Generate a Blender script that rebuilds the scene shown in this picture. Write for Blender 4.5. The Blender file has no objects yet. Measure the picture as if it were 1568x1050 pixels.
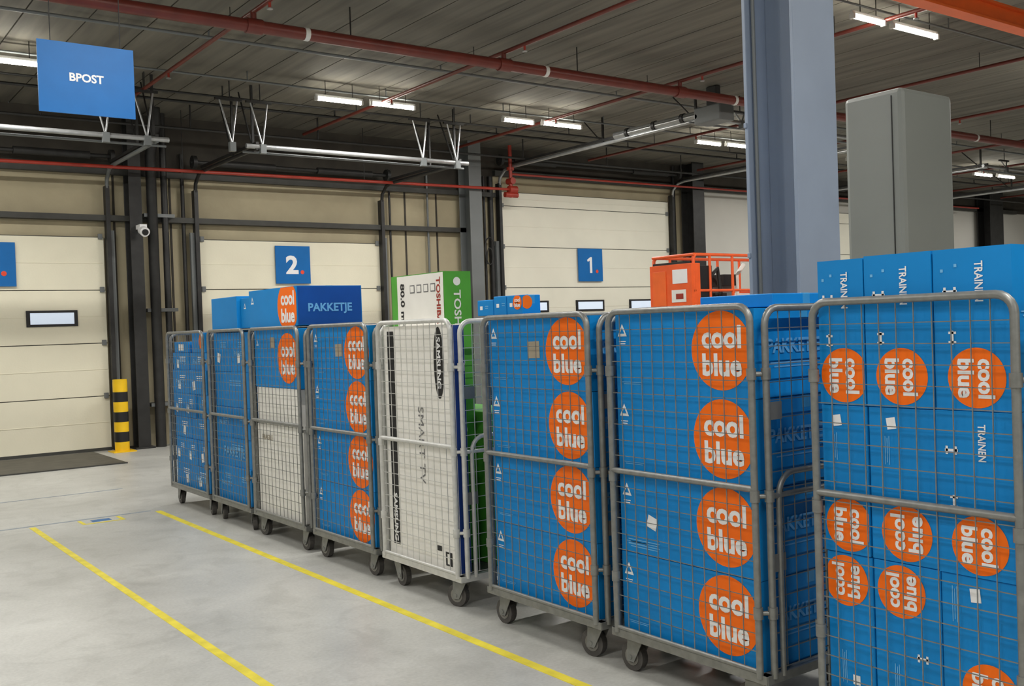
import bpy, math, random
from mathutils import Vector, Matrix
random.seed(7)
scene=bpy.context.scene
col=scene.collection
try:
    scene.view_settings.view_transform='Standard'
except Exception: pass

# ------------------------------------------------------------------ materials
def s2l(c):
    return tuple(((x/255.)/12.92 if x/255.<=.04045 else (((x/255.)+.055)/1.055)**2.4) for x in c)
def mat(name,rgb,rough=.5,metal=0.,var=.12,scale=6.,bump=0.,bscale=40.,emit=None,estr=0.,spec=.5,nosample=False):
    m=bpy.data.materials.new(name);m.use_nodes=True
    nt=m.node_tree;b=nt.nodes['Principled BSDF']
    c=s2l(rgb)
    tc=nt.nodes.new('ShaderNodeTexCoord')
    nz=nt.nodes.new('ShaderNodeTexNoise');nz.inputs['Scale'].default_value=scale;nz.inputs['Detail'].default_value=5
    nt.links.new(tc.outputs['Object'],nz.inputs['Vector'])
    rp=nt.nodes.new('ShaderNodeValToRGB')
    lo=tuple(max(0,x*(1-var)) for x in c);hi=tuple(min(1,x*(1+var)) for x in c)
    rp.color_ramp.elements[0].position=.3;rp.color_ramp.elements[1].position=.7
    rp.color_ramp.elements[0].color=(*lo,1);rp.color_ramp.elements[1].color=(*hi,1)
    nt.links.new(nz.outputs['Fac'],rp.inputs['Fac'])
    nt.links.new(rp.outputs['Color'],b.inputs['Base Color'])
    b.inputs['Roughness'].default_value=rough;b.inputs['Metallic'].default_value=metal
    b.inputs['Specular IOR Level'].default_value=spec
    if bump>0:
        n2=nt.nodes.new('ShaderNodeTexNoise');n2.inputs['Scale'].default_value=bscale;n2.inputs['Detail'].default_value=6
        nt.links.new(tc.outputs['Object'],n2.inputs['Vector'])
        bp=nt.nodes.new('ShaderNodeBump');bp.inputs['Strength'].default_value=bump;bp.inputs['Distance'].default_value=.02
        nt.links.new(n2.outputs['Fac'],bp.inputs['Height']);nt.links.new(bp.outputs['Normal'],b.inputs['Normal'])
    if emit:
        b.inputs['Emission Color'].default_value=(*s2l(emit),1);b.inputs['Emission Strength'].default_value=estr
    if nosample:
        try:m.cycles.emission_sampling='NONE'
        except Exception:pass
    return m
M={}
M['blue']=mat('box_blue',(6,132,206),.5,var=.07,scale=3,spec=.3)
M['dblue']=mat('box_blue_painted_shade',(12,76,156),.5,var=.08,spec=.3)  # box blue darkened to paint shade on a side face
M['orange']=mat('print_orange',(255,114,14),.5,var=.03,spec=.3)
M['white']=mat('print_white',(240,240,240),.5,var=.03)
M['pale']=mat('print_pale_blue',(110,180,228),.5,var=.03)
M['mblue']=mat('print_mid_blue',(92,164,218),.5,var=.03)
M['black']=mat('print_black',(22,22,24),.5,var=.1)
M['gtext']=mat('print_grey',(110,110,112),.5,var=.05)
M['whitebox']=mat('box_white',(234,232,225),.55,var=.04)
M['green']=mat('box_green',(82,160,58),.5,var=.08,spec=.3)
M['navy']=mat('box_navy',(20,54,130),.5)
M['tape']=mat('packing_tape',(60,150,205),.3,var=.05)
M['cardlabel']=mat('cardboard_label',(165,155,135),.6)
M['zinc']=mat('galvanised_steel',(132,133,130),.4,.45,var=.14,scale=25)
M['zincw']=mat('galvanised_steel_light',(200,200,196),.4,.25,var=.1,scale=25)
M['rubber']=mat('caster_rubber',(72,69,66),.6,var=.2,scale=25)
M['hub']=mat('caster_hub',(130,128,122),.45,.4,var=.2)
M['deck']=mat('cage_deck',(90,88,82),.6,.2,var=.2)
M['line']=mat('floor_paint_yellow',(222,206,62),.5,var=.16,scale=9)
M['faint']=mat('floor_paint_worn',(142,152,160),.5,var=.15,scale=9)
M['bluepaint']=mat('floor_paint_blue',(60,110,160),.5)
M['plate']=mat('dock_plate_steel',(88,85,76),.6,.2,var=.2,scale=5)
M['door']=mat('door_panel_cream',(232,227,204),.5,var=.03,scale=2,bump=.05)
M['doorw']=mat('door_panel_white',(232,229,212),.5,var=.03,scale=2)
M['wall']=mat('wall_concrete_beige',(172,162,134),.8,var=.1,scale=1.5,bump=.15,bscale=12)
M['wallw']=mat('wall_panel_white',(206,204,196),.7,var=.04,scale=1)
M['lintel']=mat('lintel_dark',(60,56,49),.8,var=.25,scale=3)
M['dark']=mat('dark_steel',(43,43,42),.5,.2,var=.25,scale=8)
M['seal']=mat('rubber_seal_dark',(58,58,54),.6,var=.2)
M['bluesteel']=mat('column_bluegrey_steel',(140,152,170),.5,0.,var=.05,scale=3)
M['greysteel']=mat('grey_steel_paint',(108,112,112),.45,var=.06,scale=3)
M['cab']=mat('cabinet_grey',(132,135,130),.5,var=.04,scale=2)
M['red']=mat('sprinkler_red_dark',(104,42,32),.4,.0,var=.15)
M['redb']=mat('sprinkler_red',(160,52,38),.4,.0,var=.15)
M['liftor']=mat('lift_orange',(242,98,44),.4,var=.08)
M['craneor']=mat('crane_orange',(244,108,44),.45,var=.06)
M['alu']=mat('track_galvanised',(170,172,172),.3,.6,var=.12,scale=12)
M['signblue']=mat('sign_blue',(12,104,176),.45,var=.04,spec=.3)
M['reddot']=mat('sign_dot_red',(230,70,40),.5)
M['yel']=mat('bollard_yellow',(242,196,20),.45,var=.08)
M['tube']=mat('fluorescent_tube',(255,255,250),.3,emit=(255,250,238),estr=42,var=0)
M['fix']=mat('lamp_housing',(215,215,210),.4,var=.03)
M['glass']=mat('door_window_pane_glow',(205,218,230),.15,emit=(215,228,250),estr=.45,var=.03,nosample=True)  # daylight behind the panes is put in as a weak glow

def floor_mat():
    m=bpy.data.materials.new('floor_concrete');m.use_nodes=True;nt=m.node_tree;b=nt.nodes['Principled BSDF']
    tc=nt.nodes.new('ShaderNodeTexCoord')
    n1=nt.nodes.new('ShaderNodeTexNoise');n1.inputs['Scale'].default_value=.9;n1.inputs['Detail'].default_value=9;n1.inputs['Roughness'].default_value=.68
    n2=nt.nodes.new('ShaderNodeTexNoise');n2.inputs['Scale'].default_value=55;n2.inputs['Detail'].default_value=3
    n3=nt.nodes.new('ShaderNodeTexNoise');n3.inputs['Scale'].default_value=3.5;n3.inputs['Detail'].default_value=6;n3.inputs['Distortion'].default_value=1.2
    for n in (n1,n2,n3): nt.links.new(tc.outputs['Object'],n.inputs['Vector'])
    r=nt.nodes.new('ShaderNodeValToRGB');r.color_ramp.elements[0].position=.3;r.color_ramp.elements[1].position=.72
    r.color_ramp.elements[0].color=(*s2l((170,170,165)),1);r.color_ramp.elements[1].color=(*s2l((202,202,196)),1)
    nt.links.new(n1.outputs['Fac'],r.inputs['Fac'])
    r3=nt.nodes.new('ShaderNodeValToRGB');r3.color_ramp.elements[0].position=.36;r3.color_ramp.elements[1].position=.5
    r3.color_ramp.elements[0].color=(.74,.74,.73,1);r3.color_ramp.elements[1].color=(1,1,1,1)
    nt.links.new(n3.outputs['Fac'],r3.inputs['Fac'])
    m3=nt.nodes.new('ShaderNodeMixRGB');m3.blend_type='MULTIPLY';m3.inputs['Fac'].default_value=.4
    nt.links.new(r.outputs['Color'],m3.inputs['Color1']);nt.links.new(r3.outputs['Color'],m3.inputs['Color2'])
    mx=nt.nodes.new('ShaderNodeMixRGB');mx.blend_type='OVERLAY';mx.inputs['Fac'].default_value=.18
    nt.links.new(m3.outputs['Color'],mx.inputs['Color1']);nt.links.new(n2.outputs['Fac'],mx.inputs['Color2'])
    nt.links.new(mx.outputs['Color'],b.inputs['Base Color'])
    rr=nt.nodes.new('ShaderNodeMapRange');rr.inputs['To Min'].default_value=.26;rr.inputs['To Max'].default_value=.46
    nt.links.new(n1.outputs['Fac'],rr.inputs['Value']);nt.links.new(rr.outputs['Result'],b.inputs['Roughness'])
    return m
M['floor']=floor_mat()
def ceil_mat():
    m=bpy.data.materials.new('ceiling_planks');m.use_nodes=True;nt=m.node_tree;b=nt.nodes['Principled BSDF']
    tc=nt.nodes.new('ShaderNodeTexCoord')
    mp=nt.nodes.new('ShaderNodeMapping');mp.inputs['Scale'].default_value=(7,.5,1)
    nt.links.new(tc.outputs['Object'],mp.inputs['Vector'])
    n1=nt.nodes.new('ShaderNodeTexNoise');n1.inputs['Scale'].default_value=1.;n1.inputs['Detail'].default_value=6
    nt.links.new(mp.outputs['Vector'],n1.inputs['Vector'])
    r=nt.nodes.new('ShaderNodeValToRGB');r.color_ramp.elements[0].position=.3;r.color_ramp.elements[1].position=.75
    r.color_ramp.elements[0].color=(*s2l((88,85,77)),1);r.color_ramp.elements[1].color=(*s2l((122,118,106)),1)
    nt.links.new(n1.outputs['Fac'],r.inputs['Fac']);nt.links.new(r.outputs['Color'],b.inputs['Base Color'])
    b.inputs['Roughness'].default_value=.85
    return m
M['ceil']=ceil_mat()

# ------------------------------------------------------------------ mesh builder
_tc={}
def text_mesh(s,bold):
    k=(s,bold)
    if k in _tc: return _tc[k]
    c=bpy.data.curves.new('tmp','FONT');c.body=s;c.size=1;c.offset=bold;c.resolution_u=3
    o=bpy.data.objects.new('tmp',c);col.objects.link(o)
    bpy.context.view_layer.update()
    dg=bpy.context.evaluated_depsgraph_get();me=o.evaluated_get(dg).to_mesh()
    vs=[(v.co.x,v.co.y) for v in me.vertices];fs=[tuple(p.vertices) for p in me.polygons]
    o.evaluated_get(dg).to_mesh_clear()
    bpy.data.objects.remove(o);bpy.data.curves.remove(c)
    xs=[v[0] for v in vs];ys=[v[1] for v in vs]
    x0,x1,y0,y1=min(xs),max(xs),min(ys),max(ys)
    vs=[(x-(x0+x1)/2,y-(y0+y1)/2) for x,y in vs]
    _tc[k]=(vs,fs,x1-x0,y1-y0);return _tc[k]
class MB:
    def __init__(s):
        s.v=[];s.f=[];s.m=[];s.sm=[];s.mats=[]
    def mi(s,k):
        if k not in s.mats:s.mats.append(k)
        return s.mats.index(k)
    def add(s,vs,fs,k,smooth=False):
        n=len(s.v);s.v+= [tuple(v) for v in vs];i=s.mi(k)
        for f in fs:
            s.f.append(tuple(a+n for a in f));s.m.append(i);s.sm.append(smooth)
    def box(s,x0,x1,y0,y1,z0,z1,k,M4=None):
        vs=[Vector(p) for p in [(x0,y0,z0),(x1,y0,z0),(x1,y1,z0),(x0,y1,z0),(x0,y0,z1),(x1,y0,z1),(x1,y1,z1),(x0,y1,z1)]]
        if M4: vs=[M4@v for v in vs]
        s.add(vs,[(0,3,2,1),(4,5,6,7),(0,1,5,4),(1,2,6,5),(2,3,7,6),(3,0,4,7)],k)
    def tube(s,pts,r,k,n=8,cap=True,smooth=True):
        pts=[Vector(p) for p in pts];N=len(pts);rings=[]
        t0=(pts[1]-pts[0]).normalized()
        up=Vector((0,0,1)) if abs(t0.z)<.9 else Vector((1,0,0))
        a=t0.cross(up).normalized()
        for i in range(N):
            if i==0:t=t0
            elif i==N-1:t=(pts[i]-pts[i-1]).normalized()
            else:
                t=((pts[i+1]-pts[i]).normalized()+(pts[i]-pts[i-1]).normalized())
                t=t.normalized() if t.length>1e-6 else (pts[i]-pts[i-1]).normalized()
            a=(a-t*a.dot(t)).normalized();b=t.cross(a)
            rings.append([pts[i]+(a*math.cos(2*math.pi*(j+.5)/n)+b*math.sin(2*math.pi*(j+.5)/n))*r for j in range(n)])
        vs=[p for R in rings for p in R];fs=[]
        for i in range(N-1):
            for j in range(n):
                fs.append((i*n+j,i*n+(j+1)%n,(i+1)*n+(j+1)%n,(i+1)*n+j))
        s.add(vs,fs,k,smooth and n>4)
        if cap:
            s.add(rings[0],[tuple(range(n-1,-1,-1))],k);s.add(rings[-1],[tuple(range(n))],k)
    def quad(s,c,u,v,w,h,k,rot=0):
        c=Vector(c);u=Vector(u);v=Vector(v)
        cu=u*math.cos(rot)+v*math.sin(rot);cv=v*math.cos(rot)-u*math.sin(rot)
        s.add([c-cu*w/2-cv*h/2,c+cu*w/2-cv*h/2,c+cu*w/2+cv*h/2,c-cu*w/2+cv*h/2],[(0,1,2,3)],k)
    def disc(s,c,u,v,r,k,n=48,clip=None):
        c=Vector(c);u=Vector(u);v=Vector(v);P=[]
        for i in range(n):
            a=r*math.cos(2*math.pi*i/n);b=r*math.sin(2*math.pi*i/n)
            if clip:
                a=max(clip[0],min(clip[1],a));b=max(clip[2],min(clip[3],b))
            P.append(c+u*a+v*b)
        s.add(P,[tuple(range(n))],k)
    def text(s,t,c,u,v,w,k,h=None,bold=.02):
        vs,fs,W,H=text_mesh(t,bold);sx=w/W;sy=sx if h is None else h/H
        c=Vector(c);u=Vector(u);v=Vector(v)
        s.add([c+u*x*sx+v*y*sy for x,y in vs],fs,k)
    def done(s,name,parent=None,bevel=0,loc=None):
        me=bpy.data.meshes.new(name)
        off=Vector(loc) if loc is not None else Vector((0,0,0))
        me.from_pydata([tuple(Vector(v)-off) for v in s.v],[],s.f)
        for k in s.mats:me.materials.append(M[k])
        me.polygons.foreach_set('material_index',s.m);me.polygons.foreach_set('use_smooth',s.sm)
        me.update()
        o=bpy.data.objects.new(name,me);col.objects.link(o);o.location=off
        if bevel:
            b=o.modifiers.new('bevel','BEVEL');b.width=bevel;b.segments=2;b.limit_method='ANGLE'
        if parent:o.parent=parent
        return o
def arcU(p0,p1,z0,z1,r,n=5):
    p0=Vector((*p0,0));p1=Vector((*p1,0));d=(p1-p0).normalized();L=[p0+Vector((0,0,z0))]
    for i in range(n+1):
        a=math.pi/2*i/n;L.append(p0+d*r*(1-math.cos(a))+Vector((0,0,z1-r+r*math.sin(a))))
    for i in range(n+1):
        a=math.pi/2*i/n;L.append(p1-d*r*(1-math.sin(a))+Vector((0,0,z1-r+r*math.cos(a))))
    L.append(p1+Vector((0,0,z0)));return L

# ------------------------------------------------------------------ room shell
XL,XR,YF,YB,ZC=-8.,32.,-8.,15.5,4.95
b=MB();b.box(XL,XR,YF,YB,-.1,0,'floor');b.done('floor')
b=MB();x=XL
b.box(XL,XR,YF,YB,ZC+.03,ZC+.2,'lintel')
while x<XR:
    b.box(x,min(x+.585,XR),YF,YB,ZC,ZC+.03,'ceil');x+=.6
b.done('ceiling')
b=MB()
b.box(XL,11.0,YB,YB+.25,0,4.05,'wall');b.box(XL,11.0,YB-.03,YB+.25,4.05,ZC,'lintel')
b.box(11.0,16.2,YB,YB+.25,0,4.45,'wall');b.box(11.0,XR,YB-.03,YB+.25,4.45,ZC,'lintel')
b.box(16.2,XR,YB,YB+.25,0,4.45,'wallw')
for xx in (4.15,4.98,9.1,9.75,10.7):
    b.box(xx-.015,xx+.015,YB-.012,YB,0,4.05,'lintel')
b.done('wall_back')
for nm,a in (('wall_left',(XL-.2,XL,YF,YB)),('wall_right',(XR,XR+.2,YF,YB)),('wall_front',(XL,XR,YF-.2,YF))):
    b=MB();b.box(*a,0,ZC,'wallw');b.done(nm)
b=MB();b.box(-1.5,10.5,15.33,15.5,3.34,3.42,'seal');b.done('trim_1')
b=MB();b.box(-1.5,11.0,15.38,15.47,4.02,4.1,'seal');b.done('trim_2')
b=MB();b.box(11.0,30,15.38,15.47,4.42,4.52,'seal');b.done('trim_3')

def door(n,x0,x1,ztop,wins,mk):
    b=MB();z=0.03
    while z<ztop-.1:
        z1=min(z+.77,ztop)
        b.box(x0,x1,15.42,15.5,z,z1-.012,mk)
        b.box(x0,x1,15.435,15.5,z1-.012,z1,'seal')
        b.box(x0+.02,x1-.02,15.415,15.42,(z+z1)/2-.006,(z+z1)/2+.006,mk)
        z=z1
    b.box(x0,x1,15.41,15.5,0,.045,'seal')
    for (a,c,z0,z1) in wins:
        b.box(a-.02,c+.02,15.4,15.42,z0-.02,z1+.02,'black');b.box(a+.03,c-.03,15.395,15.402,z0+.015,z1-.015,'glass')
    for xx in (x0+.05,x1-.05):
        z=.8
        while z<ztop: b.box(xx-.03,xx+.03,15.39,15.42,z-.04,z+.04,'greysteel');z+=.77
    return b.done('door_%d'%n,bevel=.003)
door(3,.82,3.97,3.13,[(2.91,3.55,1.84,2.03)],'door')
door(2,5.37,8.52,3.15,[(7.4,8.05,1.84,2.03)],'door')
door(1,11.1,15.52,4.14,[(11.45,12.17,1.88,2.06),(12.9,13.6,1.88,2.06),(14.33,15.0,1.88,2.06)],'doorw')
door(4,20.2,24.6,4.14,[(20.6,21.3,1.88,2.06)],'doorw')
def rails(x0,x1,z,yend,hang,bright,nm='door_track'):
    b=MB()
    for xx,sg in ((x0,-1),(x1,1)):
        xa=xx+sg*.05
        b.box(xa-.03,xa+.03,15.3,15.42,0,z-.25,'dark')
        b.box(xa+sg*.03,xa+sg*.09,15.36,15.42,0,3.2,'greysteel')
        b.tube([(xa,15.33,z-.3),(xa,15.3,z-.15),(xa,15.15,z-.03),(xa,14.95,z),(xa,yend,z)],.028,bright,8)
        b.box(xa-.02,xa+.02,yend,15.0,z+.04,z+.08,'dark')
        for yy in (yend+.15,(yend+14.6)/2):
            b.box(xa-.015,xa+.015,yy-.015,yy+.015,z,4.95,'dark')
            b.tube([(xa,yy,z),(xa,yy+.45,4.95)],.011,'dark',6)
    b.tube([(x0-.2,yend+.02,z+.02),(x1+.2,yend+.02,z+.02)],.032,'alu',10)
    b.tube([(x0-.2,yend+.14,z-.04),(x1+.2,yend+.14,z-.04)],.016,'greysteel',8)
    b.tube([(x0-.15,15.2,z+.16),(x1+.15,15.2,z+.16)],.03,'dark',8)
    for xx in (x0+.7,x1-.7): b.tube([(xx-.5,15.2,z+.16),(xx+.5,15.2,z+.16)],.055,'dark',10)
    for xx in (x0-.1,x1+.1): b.tube([(xx-.03,15.2,z+.16),(xx+.03,15.2,z+.16)],.1,'dark',14)
    for xx in hang:
        b.tube([(xx,yend+.02,z+.03),(xx-.14,yend+.05,4.7)],.013,'alu',6)
        b.tube([(xx,yend+.02,z+.03),(xx+.1,yend+.05,4.7)],.013,'alu',6)
        b.box(xx-.2,xx+.16,yend+.03,yend+.07,4.69,4.72,'dark')
        b.tube([(xx,yend+.05,4.7),(xx,yend+.05,4.95)],.008,'dark',6)
        b.box(xx-.04,xx+.04,yend-.02,yend+.05,z-.07,z+.05,'greysteel')
    return b.done(nm)
rails(.82,3.97,4.09,12.9,(1.2,3.4,3.9),'greysteel');rails(5.37,8.5,4.09,12.85,(4.98,5.4,7.9,8.5),'dark');rails(11.1,15.52,4.52,10.2,(11.9,15.2),'alu');rails(20.2,24.6,4.52,10.9,(20.9,24),'alu')
b=MB();b.box(10.9,11.2,9.75,10.25,4.42,4.66,'greysteel');b.box(11.0,11.1,9.9,10.1,4.66,4.95,'dark');b.tube([(11.05,10.25,4.6),(11.05,12.1,4.6)],.06,'alu',10)
for yy in (10.6,11.2,11.8): b.tube([(11.05,yy-.03,4.6),(11.05,yy+.03,4.6)],.075,'dark',10)
b.done('door_opener_motor',bevel=.02)

b=MB()
b.tube([(4.62,15.2,0),(4.62,15.2,4.3),(4.62,14.9,4.7),(4.62,14.9,4.95)],.075,'dark',12)
b.tube([(4.82,15.25,0),(4.82,15.25,4.95)],.05,'dark',10)
for z in (.6,2.0,3.4): b.box(4.5,4.95,15.2,15.5,z,z+.05,'greysteel')
b.done('drain_pipes')
def hcol(nm,x0,x1,y0,y1,h,k,tf=.02,bolts=False):
    b=MB()
    b.box(x0,x1,y0,y0+tf,0,h,k);b.box(x0,x1,y1-tf,y1,0,h,k)
    xm=(x0+x1)/2;b.box(xm-tf/3,xm+tf/3,y0+tf,y1-tf,0,h,k)
    b.box(x0-.05,x1+.05,y0-.05,y1+.05,0,.025,k)
    if bolts:
        z=1.2
        while z<h: b.box(x0-.012,x0,y1-.02,y1,z,z+.03,k);z+=.75
        b.tube([(x0+.04,y1-.05,0),(x0+.04,y1-.05,h)],.012,'greysteel',8)
    return b.done(nm,bevel=.004)
hcol('steel_column',4.28,4.46,15.15,15.42,4.95,'dark')
hcol('steel_column',10.15,10.42,15.0,15.35,4.95,'greysteel')
hcol('steel_column',15.85,16.2,15.0,15.35,4.95,'dark')
hcol('steel_column',27.8,28.5,15.0,15.4,4.95,'dark')
hcol('steel_column',4.6,4.97,3.57,3.93,4.95,'bluesteel',.024,True)
b=MB()
for xx,r in ((9.52,.02),(5.15,.03),(8.75,.02),(10.75,.025),(10.9,.05),(15.7,.04)):
    b.tube([(xx,15.42,1.0 if xx==9.52 else 0),(xx,15.42,4.4 if xx<15 else 4.9)],r,'dark' if xx!=9.52 else 'greysteel',8)
b.box(9.42,9.62,15.4,15.48,.9,1.3,'greysteel')
b.done('vertical_conduits')
b=MB();b.box(4.36,4.46,14.95,15.15,3.2,3.26,'white');b.tube([(4.41,15.0,3.18),(4.41,14.88,3.14)],.07,'white',14);b.tube([(4.41,14.88,3.14),(4.41,14.86,3.133)],.045,'black',14);b.done('security_camera')
b=MB();pts=[(10.75+.12*math.cos(a/3.)*(1-.02*a),15.3,3.1+.2*math.sin(a/3.)-.01*a) for a in range(30)];b.tube(pts,.012,'dark',6);b.done('cable_coil')

b=MB();n=7
for i in range(n):
    z0=i*1.0/n;k='yel' if i%2==0 else 'black'
    b.tube([(4.02,15.05,z0),(4.02,15.05,z0+1.0/n)],.1,k,20,cap=(i in (0,)))
b.tube([(4.02,15.05,1.0),(4.02,15.05,1.025),(4.02,15.05,1.035)],.098,'yel',20)
b.box(3.86,4.18,14.89,15.21,0,.012,'yel');b.done('safety_bollard')

def nsign(x0,x1,z0,z1,t,y=15.375):
    b=MB();b.box(x0,x1,y,y+.02,z0,z1,'signblue');c=((x0+x1)/2,y-.002,(z0+z1)/2);w=x1-x0
    if t=='1':
        cx,cz,h=c[0]-.02,c[2],w*.5
        b.add([(cx-.005,y-.003,cz-h/2),(cx+.055,y-.003,cz-h/2),(cx+.055,y-.003,cz+h/2),(cx+.01,y-.003,cz+h/2),(cx-.075,y-.003,cz+h*.32),(cx-.055,y-.003,cz+h*.2),(cx-.005,y-.003,cz+h*.28)],[(0,1,2,3,4,5,6)],'white')
    else: b.text(t,(c[0]-.02,y-.003,c[2]),(1,0,0),(0,0,1),w*.36,'white',h=w*.5,bold=.035)
    b.disc((c[0]+w*.26,y-.003,c[2]-w*.2),(1,0,0),(0,0,1),w*.055,'reddot',16)
    b.box(x0+.1,x1-.1,y+.02,15.42,z0+.1,z1-.1,'dark');b.done('number_sign')
nsign(2.14,2.78,2.39,3.0,'3');nsign(6.6,7.2,2.42,3.03,'2');nsign(12.95,13.58,2.45,3.1,'1')
b=MB();b.box(1.75,2.48,8.5,8.515,3.4,3.96,'signblue')
b.text('BPOST',(2.11,8.497,3.69),(1,0,0),(0,0,1),.26,'white',bold=.03)
for xx in (1.85,2.38): b.tube([(xx,8.507,3.96),(xx,8.507,4.95)],.004,'dark',6)
b.done('hanging_sign')

def fl(nm,parts):
    b=MB()
    for x0,x1,y0,y1,k in parts:b.box(x0,x1,y0,y1,0,.002,k)
    b.done(nm)
fl('floor_line',[(2.82,2.875,-6,9.55,'line')])
fl('floor_line',[(1.745,1.795,-6,9.55,'line')])
fl('floor_line',[(-4,2.8,9.6,9.635,'faint')])
fl('floor_line',[(-4,3.0,11.28,11.31,'faint')])
fl('floor_marking',[(2.14,2.5,9.34,9.37,'line'),(2.14,2.17,9.37,9.56,'line'),(2.47,2.5,9.37,9.56,'line'),(2.24,2.40,9.42,9.52,'bluepaint')])
b=MB();b.box(.9,3.68,13.6,15.28,0,.012,'plate');b.box(.9,3.68,13.55,13.6,0,.015,'seal');b.done('dock_plate')
b=MB();b.box(5.45,8.4,13.6,15.28,0,.012,'plate');b.done('dock_plate')
b=MB();b.box(11.3,15.3,13.6,15.28,0,.012,'plate');b.done('dock_plate')

# ------------------------------------------------------------------ ceiling services
def pipeobj(nm,parts):
    b=MB()
    for pts,r,k in parts:b.tube(pts,r,k,12 if r>.03 else 8)
    return b.done(nm)
P=[([(-7.5,9.4,4.6),(31,9.4,4.6)],.062,'red')]
for xx in (-4.6,-1.6,1.4,4.45,7.5,10.8,13.8,17,20,23,26,29):
    P.append(([(xx-.025,9.4,4.6),(xx+.025,9.4,4.6)],.067,'fix'));P.append(([(xx+.5,9.4,4.6),(xx+.5,9.4,4.95)],.008,'dark'))
for xx in (.9,3.9,6.9,9.75,12.8,15.8):
    P.append(([(xx-.08,9.4,4.6),(xx+.08,9.4,4.6)],.075,'red'))
pipeobj('sprinkler_main_pipe',P)
for xx in (.9,3.9,6.9,9.75,12.8,15.8,19,22,25,28):
    P=[([(xx,-7,4.74),(xx,14.8,4.74)],.024,'red'),([(xx,9.4,4.6),(xx,9.4,4.74)],.03,'red')]
    y=-6
    while y<15:
        P.append(([(xx,y,4.74),(xx,y,4.66)],.014,'redb'));P.append(([(xx,y,4.665),(xx,y,4.655)],.03,'alu'))
        P.append(([(xx,y+1,4.74),(xx,y+1,4.95)],.005,'dark'));y+=3
    pipeobj('sprinkler_branch_pipe',P)
P=[([(-4,14.9,4.0),(11.0,14.9,4.1)],.026,'redb'),([(11.0,14.9,3.95),(11.0,14.9,4.9)],.035,'redb'),([(11.0,14.9,4.38),(27,14.9,4.42)],.02,'redb')]
P+=[([(10.95,14.9,4.1),(11.12,14.9,4.1)],.07,'redb'),([(11,14.82,4.25),(11,14.98,4.25)],.06,'redb'),([(10.86,14.9,4.0),(11.14,14.9,4.0)],.05,'redb'),([(11,14.9,4.45),(11,14.9,4.5)],.07,'redb')]
for xx in (-1,2,5,8): P.append(([(xx,14.9,4.05),(xx,14.9,4.95)],.006,'dark'))
pipeobj('sprinkler_supply_pipe',P)
def conduit(y,z,r,k,st):
    pipeobj('electrical_conduit',[([(-6,y,z),(30,y,z)],r,k)]+[([(x,y,z),(x,y,4.95)],r*.6,k) for x in range(-5,30,st)])
conduit(12.32,4.83,.014,'greysteel',2);conduit(10.9,4.88,.018,'greysteel',3);conduit(13.9,4.85,.02,'dark',3)
conduit(13.2,4.8,.015,'dark',2);conduit(14.5,4.6,.02,'dark',2);conduit(6.37,4.83,.012,'greysteel',2)

def lamp(x0,x1,y,z=4.7):
    b=MB();b.box(x0,x1,y-.014,y+.014,z+.03,z+.06,'fix')
    b.tube([(x0+.02,y,z),(x1-.02,y,z)],.024,'tube',6)
    for xx in (x0,x1-.03): b.box(xx,xx+.03,y-.028,y+.028,z-.025,z+.03,'fix')
    for xx in (x0+.15,x1-.15): b.tube([(xx,y,z+.06),(xx,y,4.95)],.005,'dark',6)
    return b.done('fluorescent_lamp')
def alight(x,y,L,p):
    l=bpy.data.lights.new('lamp_light','AREA');l.shape='RECTANGLE';l.size=L;l.size_y=.06;l.energy=p;l.color=(1,.98,.945)
    o=bpy.data.objects.new('lamp_light',l);col.objects.link(o);o.location=(x,y,4.668);return o
PW=84
rows={12.3:[(-1.6,-.9,-.8,-.1),(1.1,1.82,1.88,2.59),(5.92,6.62,6.7,7.41),(8.96,9.56,9.66,10.46),(13.1,13.75,13.8,14.5),(17.4,18.1,18.2,18.9),(22.1,22.9,23,23.8),(27,27.7,27.8,28.5)],
 6.37:[(-5.0,-4.3,-4.2,-3.5),(-1.4,-.7,-.6,.1),(2.0,2.7,2.8,3.5),(5.6,6.3,6.4,7.1),(9.17,9.75,9.88,10.76),(14,14.7,14.8,15.5),(19,19.7,19.8,20.5)],  # mostly out of view; the unseen pairs are added for lighting
 .6:[(-5.0,-4.3,-4.2,-3.5),(-1.4,-.7,-.6,.1),(2.0,2.7,2.8,3.5),(5.6,6.3,6.4,7.1)],  # unseen overhead row, added for lighting
 -4.8:[(-1.4,-.7,-.6,.1),(2.0,2.7,2.8,3.5)]}  # unseen row behind the camera, added as frontal fill light
for y,L in rows.items():
    for a,b_,c,d in L:
        lamp(a,b_,y);lamp(c,d,y+(-.06 if y>12 else 0))
        alight((a+d)/2,y,d-a,PW)

b=MB();b.box(3.0,16,4.76,4.9,4.2,4.22,'craneor');b.box(3.0,16,4.76,4.9,4.36,4.38,'craneor');b.box(3.0,16,4.8,4.86,4.22,4.36,'craneor')
for xx in (3.4,7.2,11,15): b.box(xx-.03,xx+.03,4.8,4.86,4.38,4.95,'craneor')
b.done('crane_beam')
b=MB();b.box(6.49,7.14,4.12,4.6,0.05,3.2,'cab');o=b.done('tall_metal_cabinet',bevel=.035)
b=MB();b.box(6.52,7.11,4.15,4.57,0,.06,'dark');b.box(6.484,6.492,4.2,4.206,.1,3.15,'dark');b.box(7.0,7.02,4.10,4.125,1.2,1.4,'dark');o2=b.done('plinth_and_seams');o2.parent=o

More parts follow.
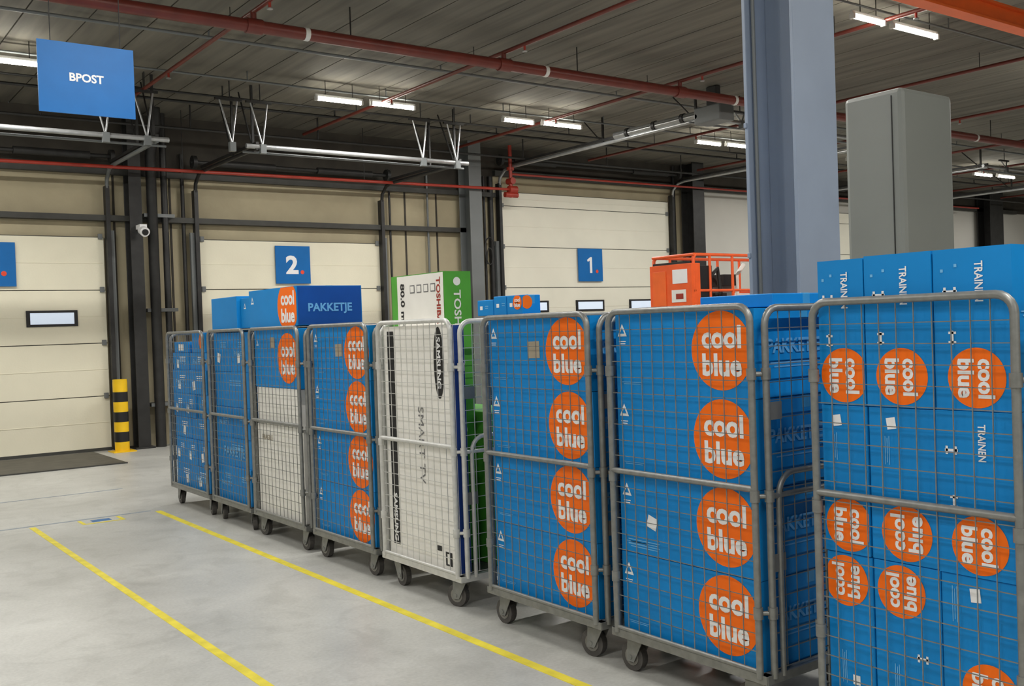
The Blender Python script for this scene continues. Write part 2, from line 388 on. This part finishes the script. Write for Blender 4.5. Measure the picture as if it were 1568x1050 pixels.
# ------------------------------------------------------------------ scissor lift
b=MB();X0,X1,Y0,Y1=9.48,11.6,9.0,9.75
b.box(X0+.1,X1-.1,Y0+.08,Y1-.08,.25,.75,'liftor')
for xx in (X0+.4,X1-.4):
    for yy in (Y0+.07,Y1-.07): b.tube([(xx,yy-.07,.2),(xx,yy+.07,.2)],.2,'rubber',20);b.tube([(xx,yy-.08,.2),(xx,yy+.08,.2)],.09,'liftor',12)
for i in range(3):
    z=.78+i*.16
    for yy in (Y0+.15,Y1-.15):
        b.tube([(X0+.2,yy,z),(X1-.3,yy,z+.15)],.028,'greysteel',6);b.tube([(X0+.2,yy,z+.15),(X1-.3,yy,z)],.028,'greysteel',6)
b.box(X0,X1,Y0,Y1,1.28,1.36,'liftor');b.box(X0,X1,Y0,Y0+.015,1.36,1.5,'liftor')
for yy in (Y0+.02,Y1-.02):
    b.tube([(X0+.02,yy,1.36),(X0+.02,yy,2.4),(X0+.06,yy,2.44),(X1-.06,yy,2.44),(X1-.02,yy,2.4),(X1-.02,yy,1.36)],.024,'liftor',8)
    b.tube([(X0,yy,1.98),(X1,yy,1.98)],.018,'liftor',8)
    for xx in (X0+.32,X0+.75,X0+1.25,X0+1.7): b.tube([(xx,yy,1.36),(xx,yy,2.44)],.02,'liftor',8)
for xx in (X0+.02,X1-.02):
    for z in (2.44,1.98): b.tube([(xx,Y0,z),(xx,Y1,z)],.022,'liftor',8)
b.box(X0-.04,X0+.12,Y0,Y1,1.7,2.33,'liftor');b.box(X0-.02,X0+.1,Y0+.04,Y1-.04,2.33,2.36,'dark')
b.box(X0-.05,X0-.04,Y0+.07,Y0+.33,2.08,2.26,'white');b.box(X0-.05,X0-.04,Y0+.1,Y0+.35,1.84,2.0,'whitebox');b.box(X0-.055,X0-.05,Y0+.14,Y0+.27,1.88,1.95,'redb')
b.box(X0-.05,X0-.04,Y0+.45,Y1-.06,1.8,2.25,'craneor')
b.box(X0+.14,X0+.36,Y0+.02,Y0+.3,1.75,2.3,'black');b.tube([(X0+.4,Y0+.1,2.15),(X0+.55,Y0+.1,2.27),(X0+.6,Y0+.1,1.95),(X0+.5,Y0+.1,1.75)],.03,'dark',8)
b.box(X0+.5,X0+.72,Y0+.1,Y0+.4,1.36,1.95,'dark')
b.box(X0+.8,X0+1.0,Y0+.25,Y0+.45,1.36,2.05,'greysteel');b.box(X0+.78,X0+1.02,Y0+.2,Y0+.46,2.05,2.2,'black')
b.tube([(X0+1.15,Y0+.3,1.36),(X0+1.15,Y0+.3,2.2),(X0+1.3,Y0+.3,2.34)],.03,'whitebox',8);b.box(X0+1.05,X0+1.4,Y0+.3,Y0+.5,1.36,1.95,'whitebox')
b.done('scissor_lift',bevel=.006)

# ------------------------------------------------------------------ roll cages
def caster(b,x,y,rot,r=.066,h=.166):
    R=Matrix.Translation((x,y,0))@Matrix.Rotation(rot,4,'Z')
    T=lambda p:R@Vector(p)
    oy=.035
    b.tube([T((-.018,oy,r)),T((.018,oy,r))],r,'rubber',24,smooth=False)
    b.tube([T((-.021,oy,r)),T((.021,oy,r))],r*.62,'hub',16,smooth=False)
    b.tube([T((-.023,oy,r)),T((.023,oy,r))],r*.42,'rubber',16,smooth=False)
    b.tube([T((-.034,oy,r)),T((.034,oy,r))],.012,'zinc',8)
    for sx in (-1,1):
        vs=[T((sx*.027,oy-.022,r-.02)),T((sx*.027,oy+.022,r-.02)),T((sx*.027,.05,h-.02)),T((sx*.027,-.04,h-.02)),
            T((sx*.031,oy-.022,r-.02)),T((sx*.031,oy+.022,r-.02)),T((sx*.031,.05,h-.02)),T((sx*.031,-.04,h-.02))]
        b.add(vs,[(0,1,2,3),(7,6,5,4),(0,4,5,1),(1,5,6,2),(2,6,7,3),(3,7,4,0)],'zinc')
    b.box(-.031,.031,-.042,.052,h-.024,h-.018,'zinc',R)
    b.tube([T((0,0,h-.02)),T((0,0,h))],.03,'zinc',12)
    b.box(-.05,.05,-.045,.045,h-.004,h,'zinc',R)
CX0,CX1=3.09,3.77
def mesh_panel(b,axis,c,a0,a1,z0,z1,k,sp=.066,sz=.07,r=.0023):
    n=max(2,int(round((a1-a0)/sp)));
    for i in range(1,n):
        a=a0+(a1-a0)*i/n
        p=(c,a) if axis=='x' else (a,c)
        b.tube([(*p,z0),(*p,z1)],r,k,4,cap=False)
    m=int(round((z1-z0)/sz))
    for i in range(m+1):
        z=z0+(z1-z0)*i/m
        o=.0045
        if axis=='x': b.tube([(c+o,a0,z),(c+o,a1,z)],r,k,4,cap=False)
        else: b.tube([(a0,c+o,z),(a1,c+o,z)],r,k,4,cap=False)
def cage(y0,y1,H=1.645,k='zinc',x0=CX0,x1=CX1,zm=.93):
    b=MB();r=.0145;zb=.185
    for yy in (y0+.015,y1-.015): b.box(x0,x1,yy-.02,yy+.02,.165,.2,k)
    for xx in (x0+.015,x1-.015): b.box(xx-.018,xx+.018,y0,y1,.165,.2,k)
    for f in (.25,.5,.75):
        yy=y0+(y1-y0)*f;b.box(x0,x1,yy-.012,yy+.012,.168,.188,k)
    b.box(x0+.03,x1-.03,y0+.03,y1-.03,.19,.196,'deck')
    for xx in (x0,x1):
        b.tube(arcU((xx,y0+.035),(xx,y1-.035),zb,H,.06),r,k,10)
        b.tube([(xx,y0+.035,zm),(xx,y1-.035,zm)],r*.95,k,8)
        b.tube([(xx,y0+.035,.21),(xx,y1-.035,.21)],r*.7,k,8)
        mesh_panel(b,'x',xx,y0+.045,y1-.045,.215,H-.01,k)
    for yy,s in ((y0,1),(y1,-1)):
        b.tube(arcU((x0+.045,yy),(x1-.045,yy),zb,H-.01,.07),r,k,10)
        b.tube(arcU((x0+.1,yy),(x1-.1,yy),zb,.985,.09),r*.85,k,8)
        b.tube([(x0+.045,yy,.9),(x1-.045,yy,.9)],r*.8,k,8)
        mesh_panel(b,'y',yy,x0+.055,x1-.055,.215,H-.02,k,sp=.075)
    for xx in (x0,x1):
        for yy,s in ((y0,1),(y1,-1)):
            xs=xx+(.045 if xx==x0 else -.045)
            for z in (.42,.88,1.36):
                b.tube([(xx,yy+s*.035,z),(xx,yy+s*.035,z+.045)],.02,k,8)
                b.tube([(xs,yy,z),(xs,yy,z+.045)],.02,k,8)
                b.tube([(xx,yy+s*.035,z+.022),(xs,yy,z+.022)],.01,k,6)
    for z in (.6,1.2): b.box(x0+.045,x0+.13,y0-.004,y0,z,z+.07,'hub')
    for xx in (x0+.075,x1-.075):
        for yy in (y0+.1,y1-.1):
            caster(b,xx,yy,random.uniform(-.5,.5) if yy==y0+.1 else random.choice((0,math.pi))+random.uniform(-.25,.25))
    return b.done('roll_cage')
cages=[(8.84,9.90),(7.88,8.76),(6.83,7.81),(5.78,6.71),(4.78,5.69),(3.59,4.52),(2.61,3.51),(1.565,2.385)]
for i,(a,c) in enumerate(cages):
    cage(a,c,k='zincw' if i==4 else 'zinc',H=1.65,zm=.955 if i==7 else .93)

# ------------------------------------------------------------------ boxes
U={'-X':((0,-1,0),(0,0,1)),'-Y':((1,0,0),(0,0,1)),'+X':((0,1,0),(0,0,1)),'+Y':((-1,0,0),(0,0,1))}
class Box:
    def __init__(s,x0,x1,y0,y1,z0,z1,k='blue'):
        s.d=(x0,x1,y0,y1,z0,z1);s.b=MB();s.b.box(x0,x1,y0,y1,z0,z1,k)
        xm=(x0+x1)/2
        if k=='blue':
            s.b.box(xm-.025,xm+.025,y0-.0008,y1+.0008,z1-.05,z1+.0008,'tape')
    def P(s,face,u,v,off=.0015):
        x0,x1,y0,y1,z0,z1=s.d
        return {'-X':(x0-off,y1-u,z0+v),'-Y':(x0+u,y0-off,z0+v),'+X':(x1+off,y0+u,z0+v),'+Y':(x1-u,y1+off,z0+v)}[face]
    def size(s,f):
        x0,x1,y0,y1,z0,z1=s.d
        return ((y1-y0) if 'X' in f else (x1-x0)),z1-z0
    def disc(s,f,u,v,r,k='orange'):
        W,Hh=s.size(f);e=.003
        s.b.disc(s.P(f,u,v),*U[f],r,k,clip=(e-u,W-e-u,e-v,Hh-e-v))
    def logo(s,f,u,v,r,rot=0):
        uu,vv=Vector(U[f][0]),Vector(U[f][1])
        s.disc(f,u,v,r)
        A=uu*math.cos(rot)+vv*math.sin(rot);B=vv*math.cos(rot)-uu*math.sin(rot)
        c=Vector(s.P(f,u,v,.003))
        s.b.text('cool',c+B*r*.34+A*r*.02,A,B,r*1.3,'white',h=r*.58,bold=.036)
        s.b.text('blue',c-B*r*.36+A*r*.02,A,B,r*1.3,'white',h=r*.58,bold=.036)
    def tri(s,f,u,v,w):
        uu,vv=Vector(U[f][0]),Vector(U[f][1]);c=Vector(s.P(f,u,v))
        s.b.add([c-uu*w/2-vv*w*.45,c+uu*w/2-vv*w*.45,c+vv*w*.5],[(0,1,2)],'white')
        c=Vector(s.P(f,u,v,.0025));w2=w*.5
        s.b.add([c-uu*w2/2-vv*w2*.5,c+uu*w2/2-vv*w2*.5,c+vv*w2*.4],[(0,1,2)],'blue')
    def lines(s,f,u,v,w,n=3,k='pale',h=.004,vert=False):
        for i in range(n):
            if vert: s.b.quad(s.P(f,u+i*h*2.6,v),*U[f],h,w*(1-.15*(i%2)),k)
            else: s.b.quad(s.P(f,u,v-i*h*2.6),*U[f],w*(1-.15*(i%2)),h,k)
    def quad(s,f,u,v,w,h,k='white',rot=0,off=.0018): s.b.quad(s.P(f,u,v,off),*U[f],w,h,k,rot)
    def text(s,f,t,u,v,w,k='white',h=None,rot=0,bold=.02):
        uu,vv=Vector(U[f][0]),Vector(U[f][1])
        A=uu*math.cos(rot)+vv*math.sin(rot);B=vv*math.cos(rot)-uu*math.sin(rot)
        s.b.text(t,s.P(f,u,v,.003),A,B,w,k,h=h,bold=bold)
    def dumbbell(s,f,u,v,w,vert=False):
        if vert:
            s.quad(f,u,v,w*.2,w);s.quad(f,u,v+w*.35,w*.6,w*.18);s.quad(f,u,v-w*.35,w*.6,w*.18)
        else:
            s.quad(f,u,v,w,w*.2);s.quad(f,u+w*.35,v,w*.18,w*.6);s.quad(f,u-w*.35,v,w*.18,w*.6)
    def done(s,nm='cardboard_box'): return s.b.done(nm,bevel=.004)
def bigbox(x0,x1,y0,y1,z0,z1,label=False,sticker=False,r=.163):
    q=Box(x0,x1,y0,y1,z0,z1);W,Hh=q.size('-X')
    q.logo('-X',W-r-.012,Hh-r-.004,r)
    q.tri('-X',.045,Hh-.075,.06);q.lines('-X',.045,Hh-.125,.045,2,'white')
    q.lines('-X',.1,.05,.13,2,'pale',.003)
    q.text('-Y','PAKKETJE',.24,Hh*.55,.34,'mblue',bold=.03);q.lines('-Y',.24,Hh*.55-.06,.3,2,'mblue',.006)
    if label:q.quad('-X',W*.47,Hh*.55,.1,.085,'cardlabel',.03)
    if sticker:q.quad('-X',W*.25,Hh*.42,.06,.055,'white',-.3);q.lines('-X',W*.18,.06,.2,4,'pale',.004)
    q.done()
for (y0,y1),lb,r in (((2.655,3.465),None,.163),((3.64,4.475),3,.165),((5.83,6.67),3,.174)):
    for i in range(4):
        z0=.197+i*.3615
        bigbox(3.122+random.uniform(0,.006),3.74,y0,y1,z0,z0+.359,label=(lb==i),sticker=(lb is None and i==1),r=r)
q=Box(3.3,3.73,2.7,3.1,1.645,1.70);q.done()
for (a,c,h) in ((4.45,4.6,.085),(4.33,4.445,.1),(4.19,4.325,.1)):
    q=Box(3.14,3.26,a,c,1.6635,1.6635+h);q.quad('-X',.04,h*.5,.025,.02);q.lines('-X',.09,h*.6,.03,2,'pale')
    if a<4.2:q.logo('-X',.095,h*.62,.038);q.disc('-Y',.03,h*.62,.035)
    q.done()
q=Box(3.122,3.195,4.83,5.64,.198,1.625,'whitebox');W,Hh=q.size('-X')
q.quad('-X',.09,Hh/2+.02,.08,Hh-.1,'black')
q.text('-X','SMART TV',.43,Hh*.5,.46,'gtext',h=.06,rot=-math.pi/2,bold=0)
uu,vv=Vector(U['-X'][0]),Vector(U['-X'][1]);c=Vector(q.P('-X',W-.16,Hh-.22))
q.b.add([c+uu*.055*math.cos(t*math.pi/16)+vv*.21*math.sin(t*math.pi/16) for t in range(32)],[tuple(range(32))],'black')
q.text('-X','SAMSUNG',W-.16,Hh-.22,.3,'white',h=.045,rot=-math.pi/2,bold=.03)
q.text('-X','SAMSUNG',.09,.24,.3,'white',h=.045,rot=-math.pi/2,bold=.03)
q.quad('-X',W-.12,.07,.07,.08,'black');q.quad('-X',W-.12,.07,.03,.06,'whitebox',off=.003);q.quad('-X',W-.22,.12,.05,.03,'black',off=.003)
q.quad('-X',W-.025,Hh*.5,.046,Hh-.01,'navy');q.quad('-Y',.036,Hh/2,.07,Hh-.01,'navy')
q.done('television_box')
q=Box(3.2,3.39,5.03,5.65,.198,1.94,'green');W,Hh=q.size('-X')
q.quad('-X',W/2+.035,Hh-.4,W-.08,.79,'whitebox')
q.text('-X','80.0 mm',.14,Hh-.2,.3,'black',h=.05,rot=-math.pi/2,bold=.03)
q.text('-X','TOSHIBA',W-.06,Hh-.17,.28,'redb',h=.045,rot=-math.pi/2,bold=.03)
for i in range(4):
    q.quad('-X',.26+i*.08,Hh-.09,.055,.05,'gtext',off=.003);q.quad('-X',.26+i*.08,Hh-.09,.042,.037,'whitebox',off=.004)
    q.lines('-X',.245+i*.08,Hh-.19,.11,3,'gtext',.005,True)
q.text('-Y','TOSHIBA',.09,Hh-.28,.34,'whitebox',h=.05,rot=-math.pi/2);q.disc('-Y',.09,Hh-.06,.025,'whitebox')
for z in (.4,.8,1.2): q.disc('-Y',.09,z,.04,'whitebox')
q.done('television_box')
q=Box(3.4,3.74,4.83,5.6,.198,1.1,'green');q.done()
q=Box(3.125,3.7,6.9,7.76,.198,.9,'whitebox');q.text('-X','FRAGILE',.2,.6,.2,'cardlabel');q.done()
q=Box(3.125,3.7,6.95,7.74,.902,1.19,'whitebox');q.done()
q=Box(3.125,3.7,6.93,7.76,1.192,1.64);W,Hh=q.size('-X');q.logo('-X',W-.19,Hh-.22,.19);q.quad('-X',.36,Hh-.1,.09,.08,'cardlabel');q.tri('-X',.06,Hh-.1,.05);q.done()
q=Box(3.125,3.66,6.93,7.84,1.662,1.955);W,Hh=q.size('-X');q.logo('-X',W-.16,Hh-.148,.185);q.tri('-X',.07,Hh-.08,.06)
q.quad('-Y',.268,Hh/2,.52,Hh-.01,'dblue');q.text('-Y','PAKKETJE',.27,Hh*.42,.36,'pale',bold=.03);q.done()  # darker panel paints the shading of this side of the blue box
def rowstack(y0,y1,zs,splits,x0=3.125,x1=3.65,whites=0):
    for i in range(len(zs)-1):
        n=splits[i%len(splits)];w=(y1-y0)/n
        for j in range(n):
            q=Box(x0+random.uniform(0,.02),x1,y0+j*w+.004,y0+(j+1)*w-.004,zs[i],zs[i+1]-.002);W,Hh=q.size('-X')
            q.lines('-X',W*.6,Hh*.75,W*.35,3,'white' if whites else 'pale',.007)
            if random.random()<.5+whites:q.quad('-X',W*random.uniform(.25,.7),Hh*.35,.07,.08,'white',random.uniform(-.2,.2))
            if random.random()<.6:q.text('-X','PAKKETJE',W*.5,Hh*.45,W*.6,'pale',bold=.02)
            q.lines('-Y',.2,Hh*.6,.2,2,'pale',.005)
            q.done()
rowstack(7.93,8.71,[.198,.5,.74,1.0,1.3,1.63],[2,1,2,1,2])
q=Box(3.13,3.6,8.13,8.72,1.662,1.93);q.done()
q=Box(3.16,3.62,7.9,8.12,1.662,1.91);q.tri('-X',.1,.18,.05);q.done()
rowstack(8.9,9.84,[.198,.42,.66,.86,1.08,1.3,1.46],[2,3,2,3,2],whites=.4)
q=Box(3.14,3.6,8.95,9.3,1.46,1.64);q.disc('-X',.26,.1,.07);q.done()
q=Box(3.14,3.6,9.4,9.8,1.46,1.56);q.quad('-X',.2,.05,.15,.06,'white');q.done()
cols=[(2.155,2.345,1.80),(1.895,2.15,1.805),(1.625,1.89,1.805)]
for ci,(y0,y1,zt) in enumerate(cols):
    for r_,(z0,z1) in enumerate(((.198,.735),(.737,1.275),(1.277,zt))):
        for xi,(xa,xb) in enumerate(((3.122,3.42),(3.425,3.74))):
            q=Box(xa+(random.uniform(0,.012) if xi==0 else 0),xb,y0,y1,z0,z1);W,Hh=q.size('-X');h=math.pi/2
            if xi==0:
                if r_==2:
                    q.logo('-X',W/2+.01,.107,.098,-h)
                    q.text('-X','TRAINEN',W*.6,Hh-.11,.13,'white',h=.028,rot=-h)
                    q.dumbbell('-X',W*.22,Hh-.14,.05);q.quad('-X',W*.12,Hh-.07,.01,.01,'pale');q.quad('-X',W*.3,Hh-.055,.01,.01,'pale')
                    q.dumbbell('-X',W*.24,Hh-.29,.045,True)
                elif r_==1:
                    q.logo('-X',W/2+.01,.105,.096,-h if ci!=1 else h)
                    if ci==2:
                        q.text('-X','TRAINEN',W*.6,Hh-.1,.12,'white',h=.026,rot=-h)
                        q.dumbbell('-X',W*.2,Hh-.13,.045);q.dumbbell('-X',W*.22,Hh-.3,.045,True)
                    else: q.quad('-X',W*.35,Hh-.055,.035,.04,'white',.15);q.lines('-X',W*.25,Hh-.15,.1,3,'pale',.003,True)
                else:
                    if ci<2:
                        q.logo('-X',W*.42,Hh-.1,.092,h)
                        q.lines('-X',W*.3,.12,.12,3,'pale',.003,True);q.quad('-X',W*.6,.08,.03,.035,'white')
                    else:
                        q.logo('-X',W/2+.03,.165,.096,-h);q.quad('-X',W*.45,Hh-.06,.035,.045,'white',.1);q.lines('-X',W*.15,Hh-.1,.12,3,'pale',.003,True)
                    if ci==1: q.dumbbell('-X',W*.72,.22,.045)
            q.lines('-Y',.12,Hh*.6,.14,2,'pale',.005)
            q.done()

# ------------------------------------------------------------------ world, camera
w=bpy.data.worlds.new('world');scene.world=w;w.use_nodes=True
w.node_tree.nodes['Background'].inputs[0].default_value=(.6,.65,.7,1);w.node_tree.nodes['Background'].inputs[1].default_value=.3
phi=math.radians(36.2);th=.034;pit=25/1550.
F0=Vector((math.sin(phi),math.cos(phi),0));R0=Vector((math.cos(phi),-math.sin(phi),0));Zv=Vector((0,0,1))
F=(F0*math.cos(pit)-Zv*math.sin(pit)).normalized();U0=(F0*math.sin(pit)+Zv*math.cos(pit))
Rc=R0*math.cos(th)-U0*math.sin(th);Uc=R0*math.sin(th)+U0*math.cos(th)
cam=bpy.data.cameras.new('camera');cam.sensor_width=36;cam.lens=1550/1568*36;cam.clip_start=.05
co=bpy.data.objects.new('camera',cam);col.objects.link(co)
m3=Matrix((Rc,Uc,-F)).transposed();co.matrix_world=Matrix.Translation((0,0,1.6))@m3.to_4x4()
scene.camera=co
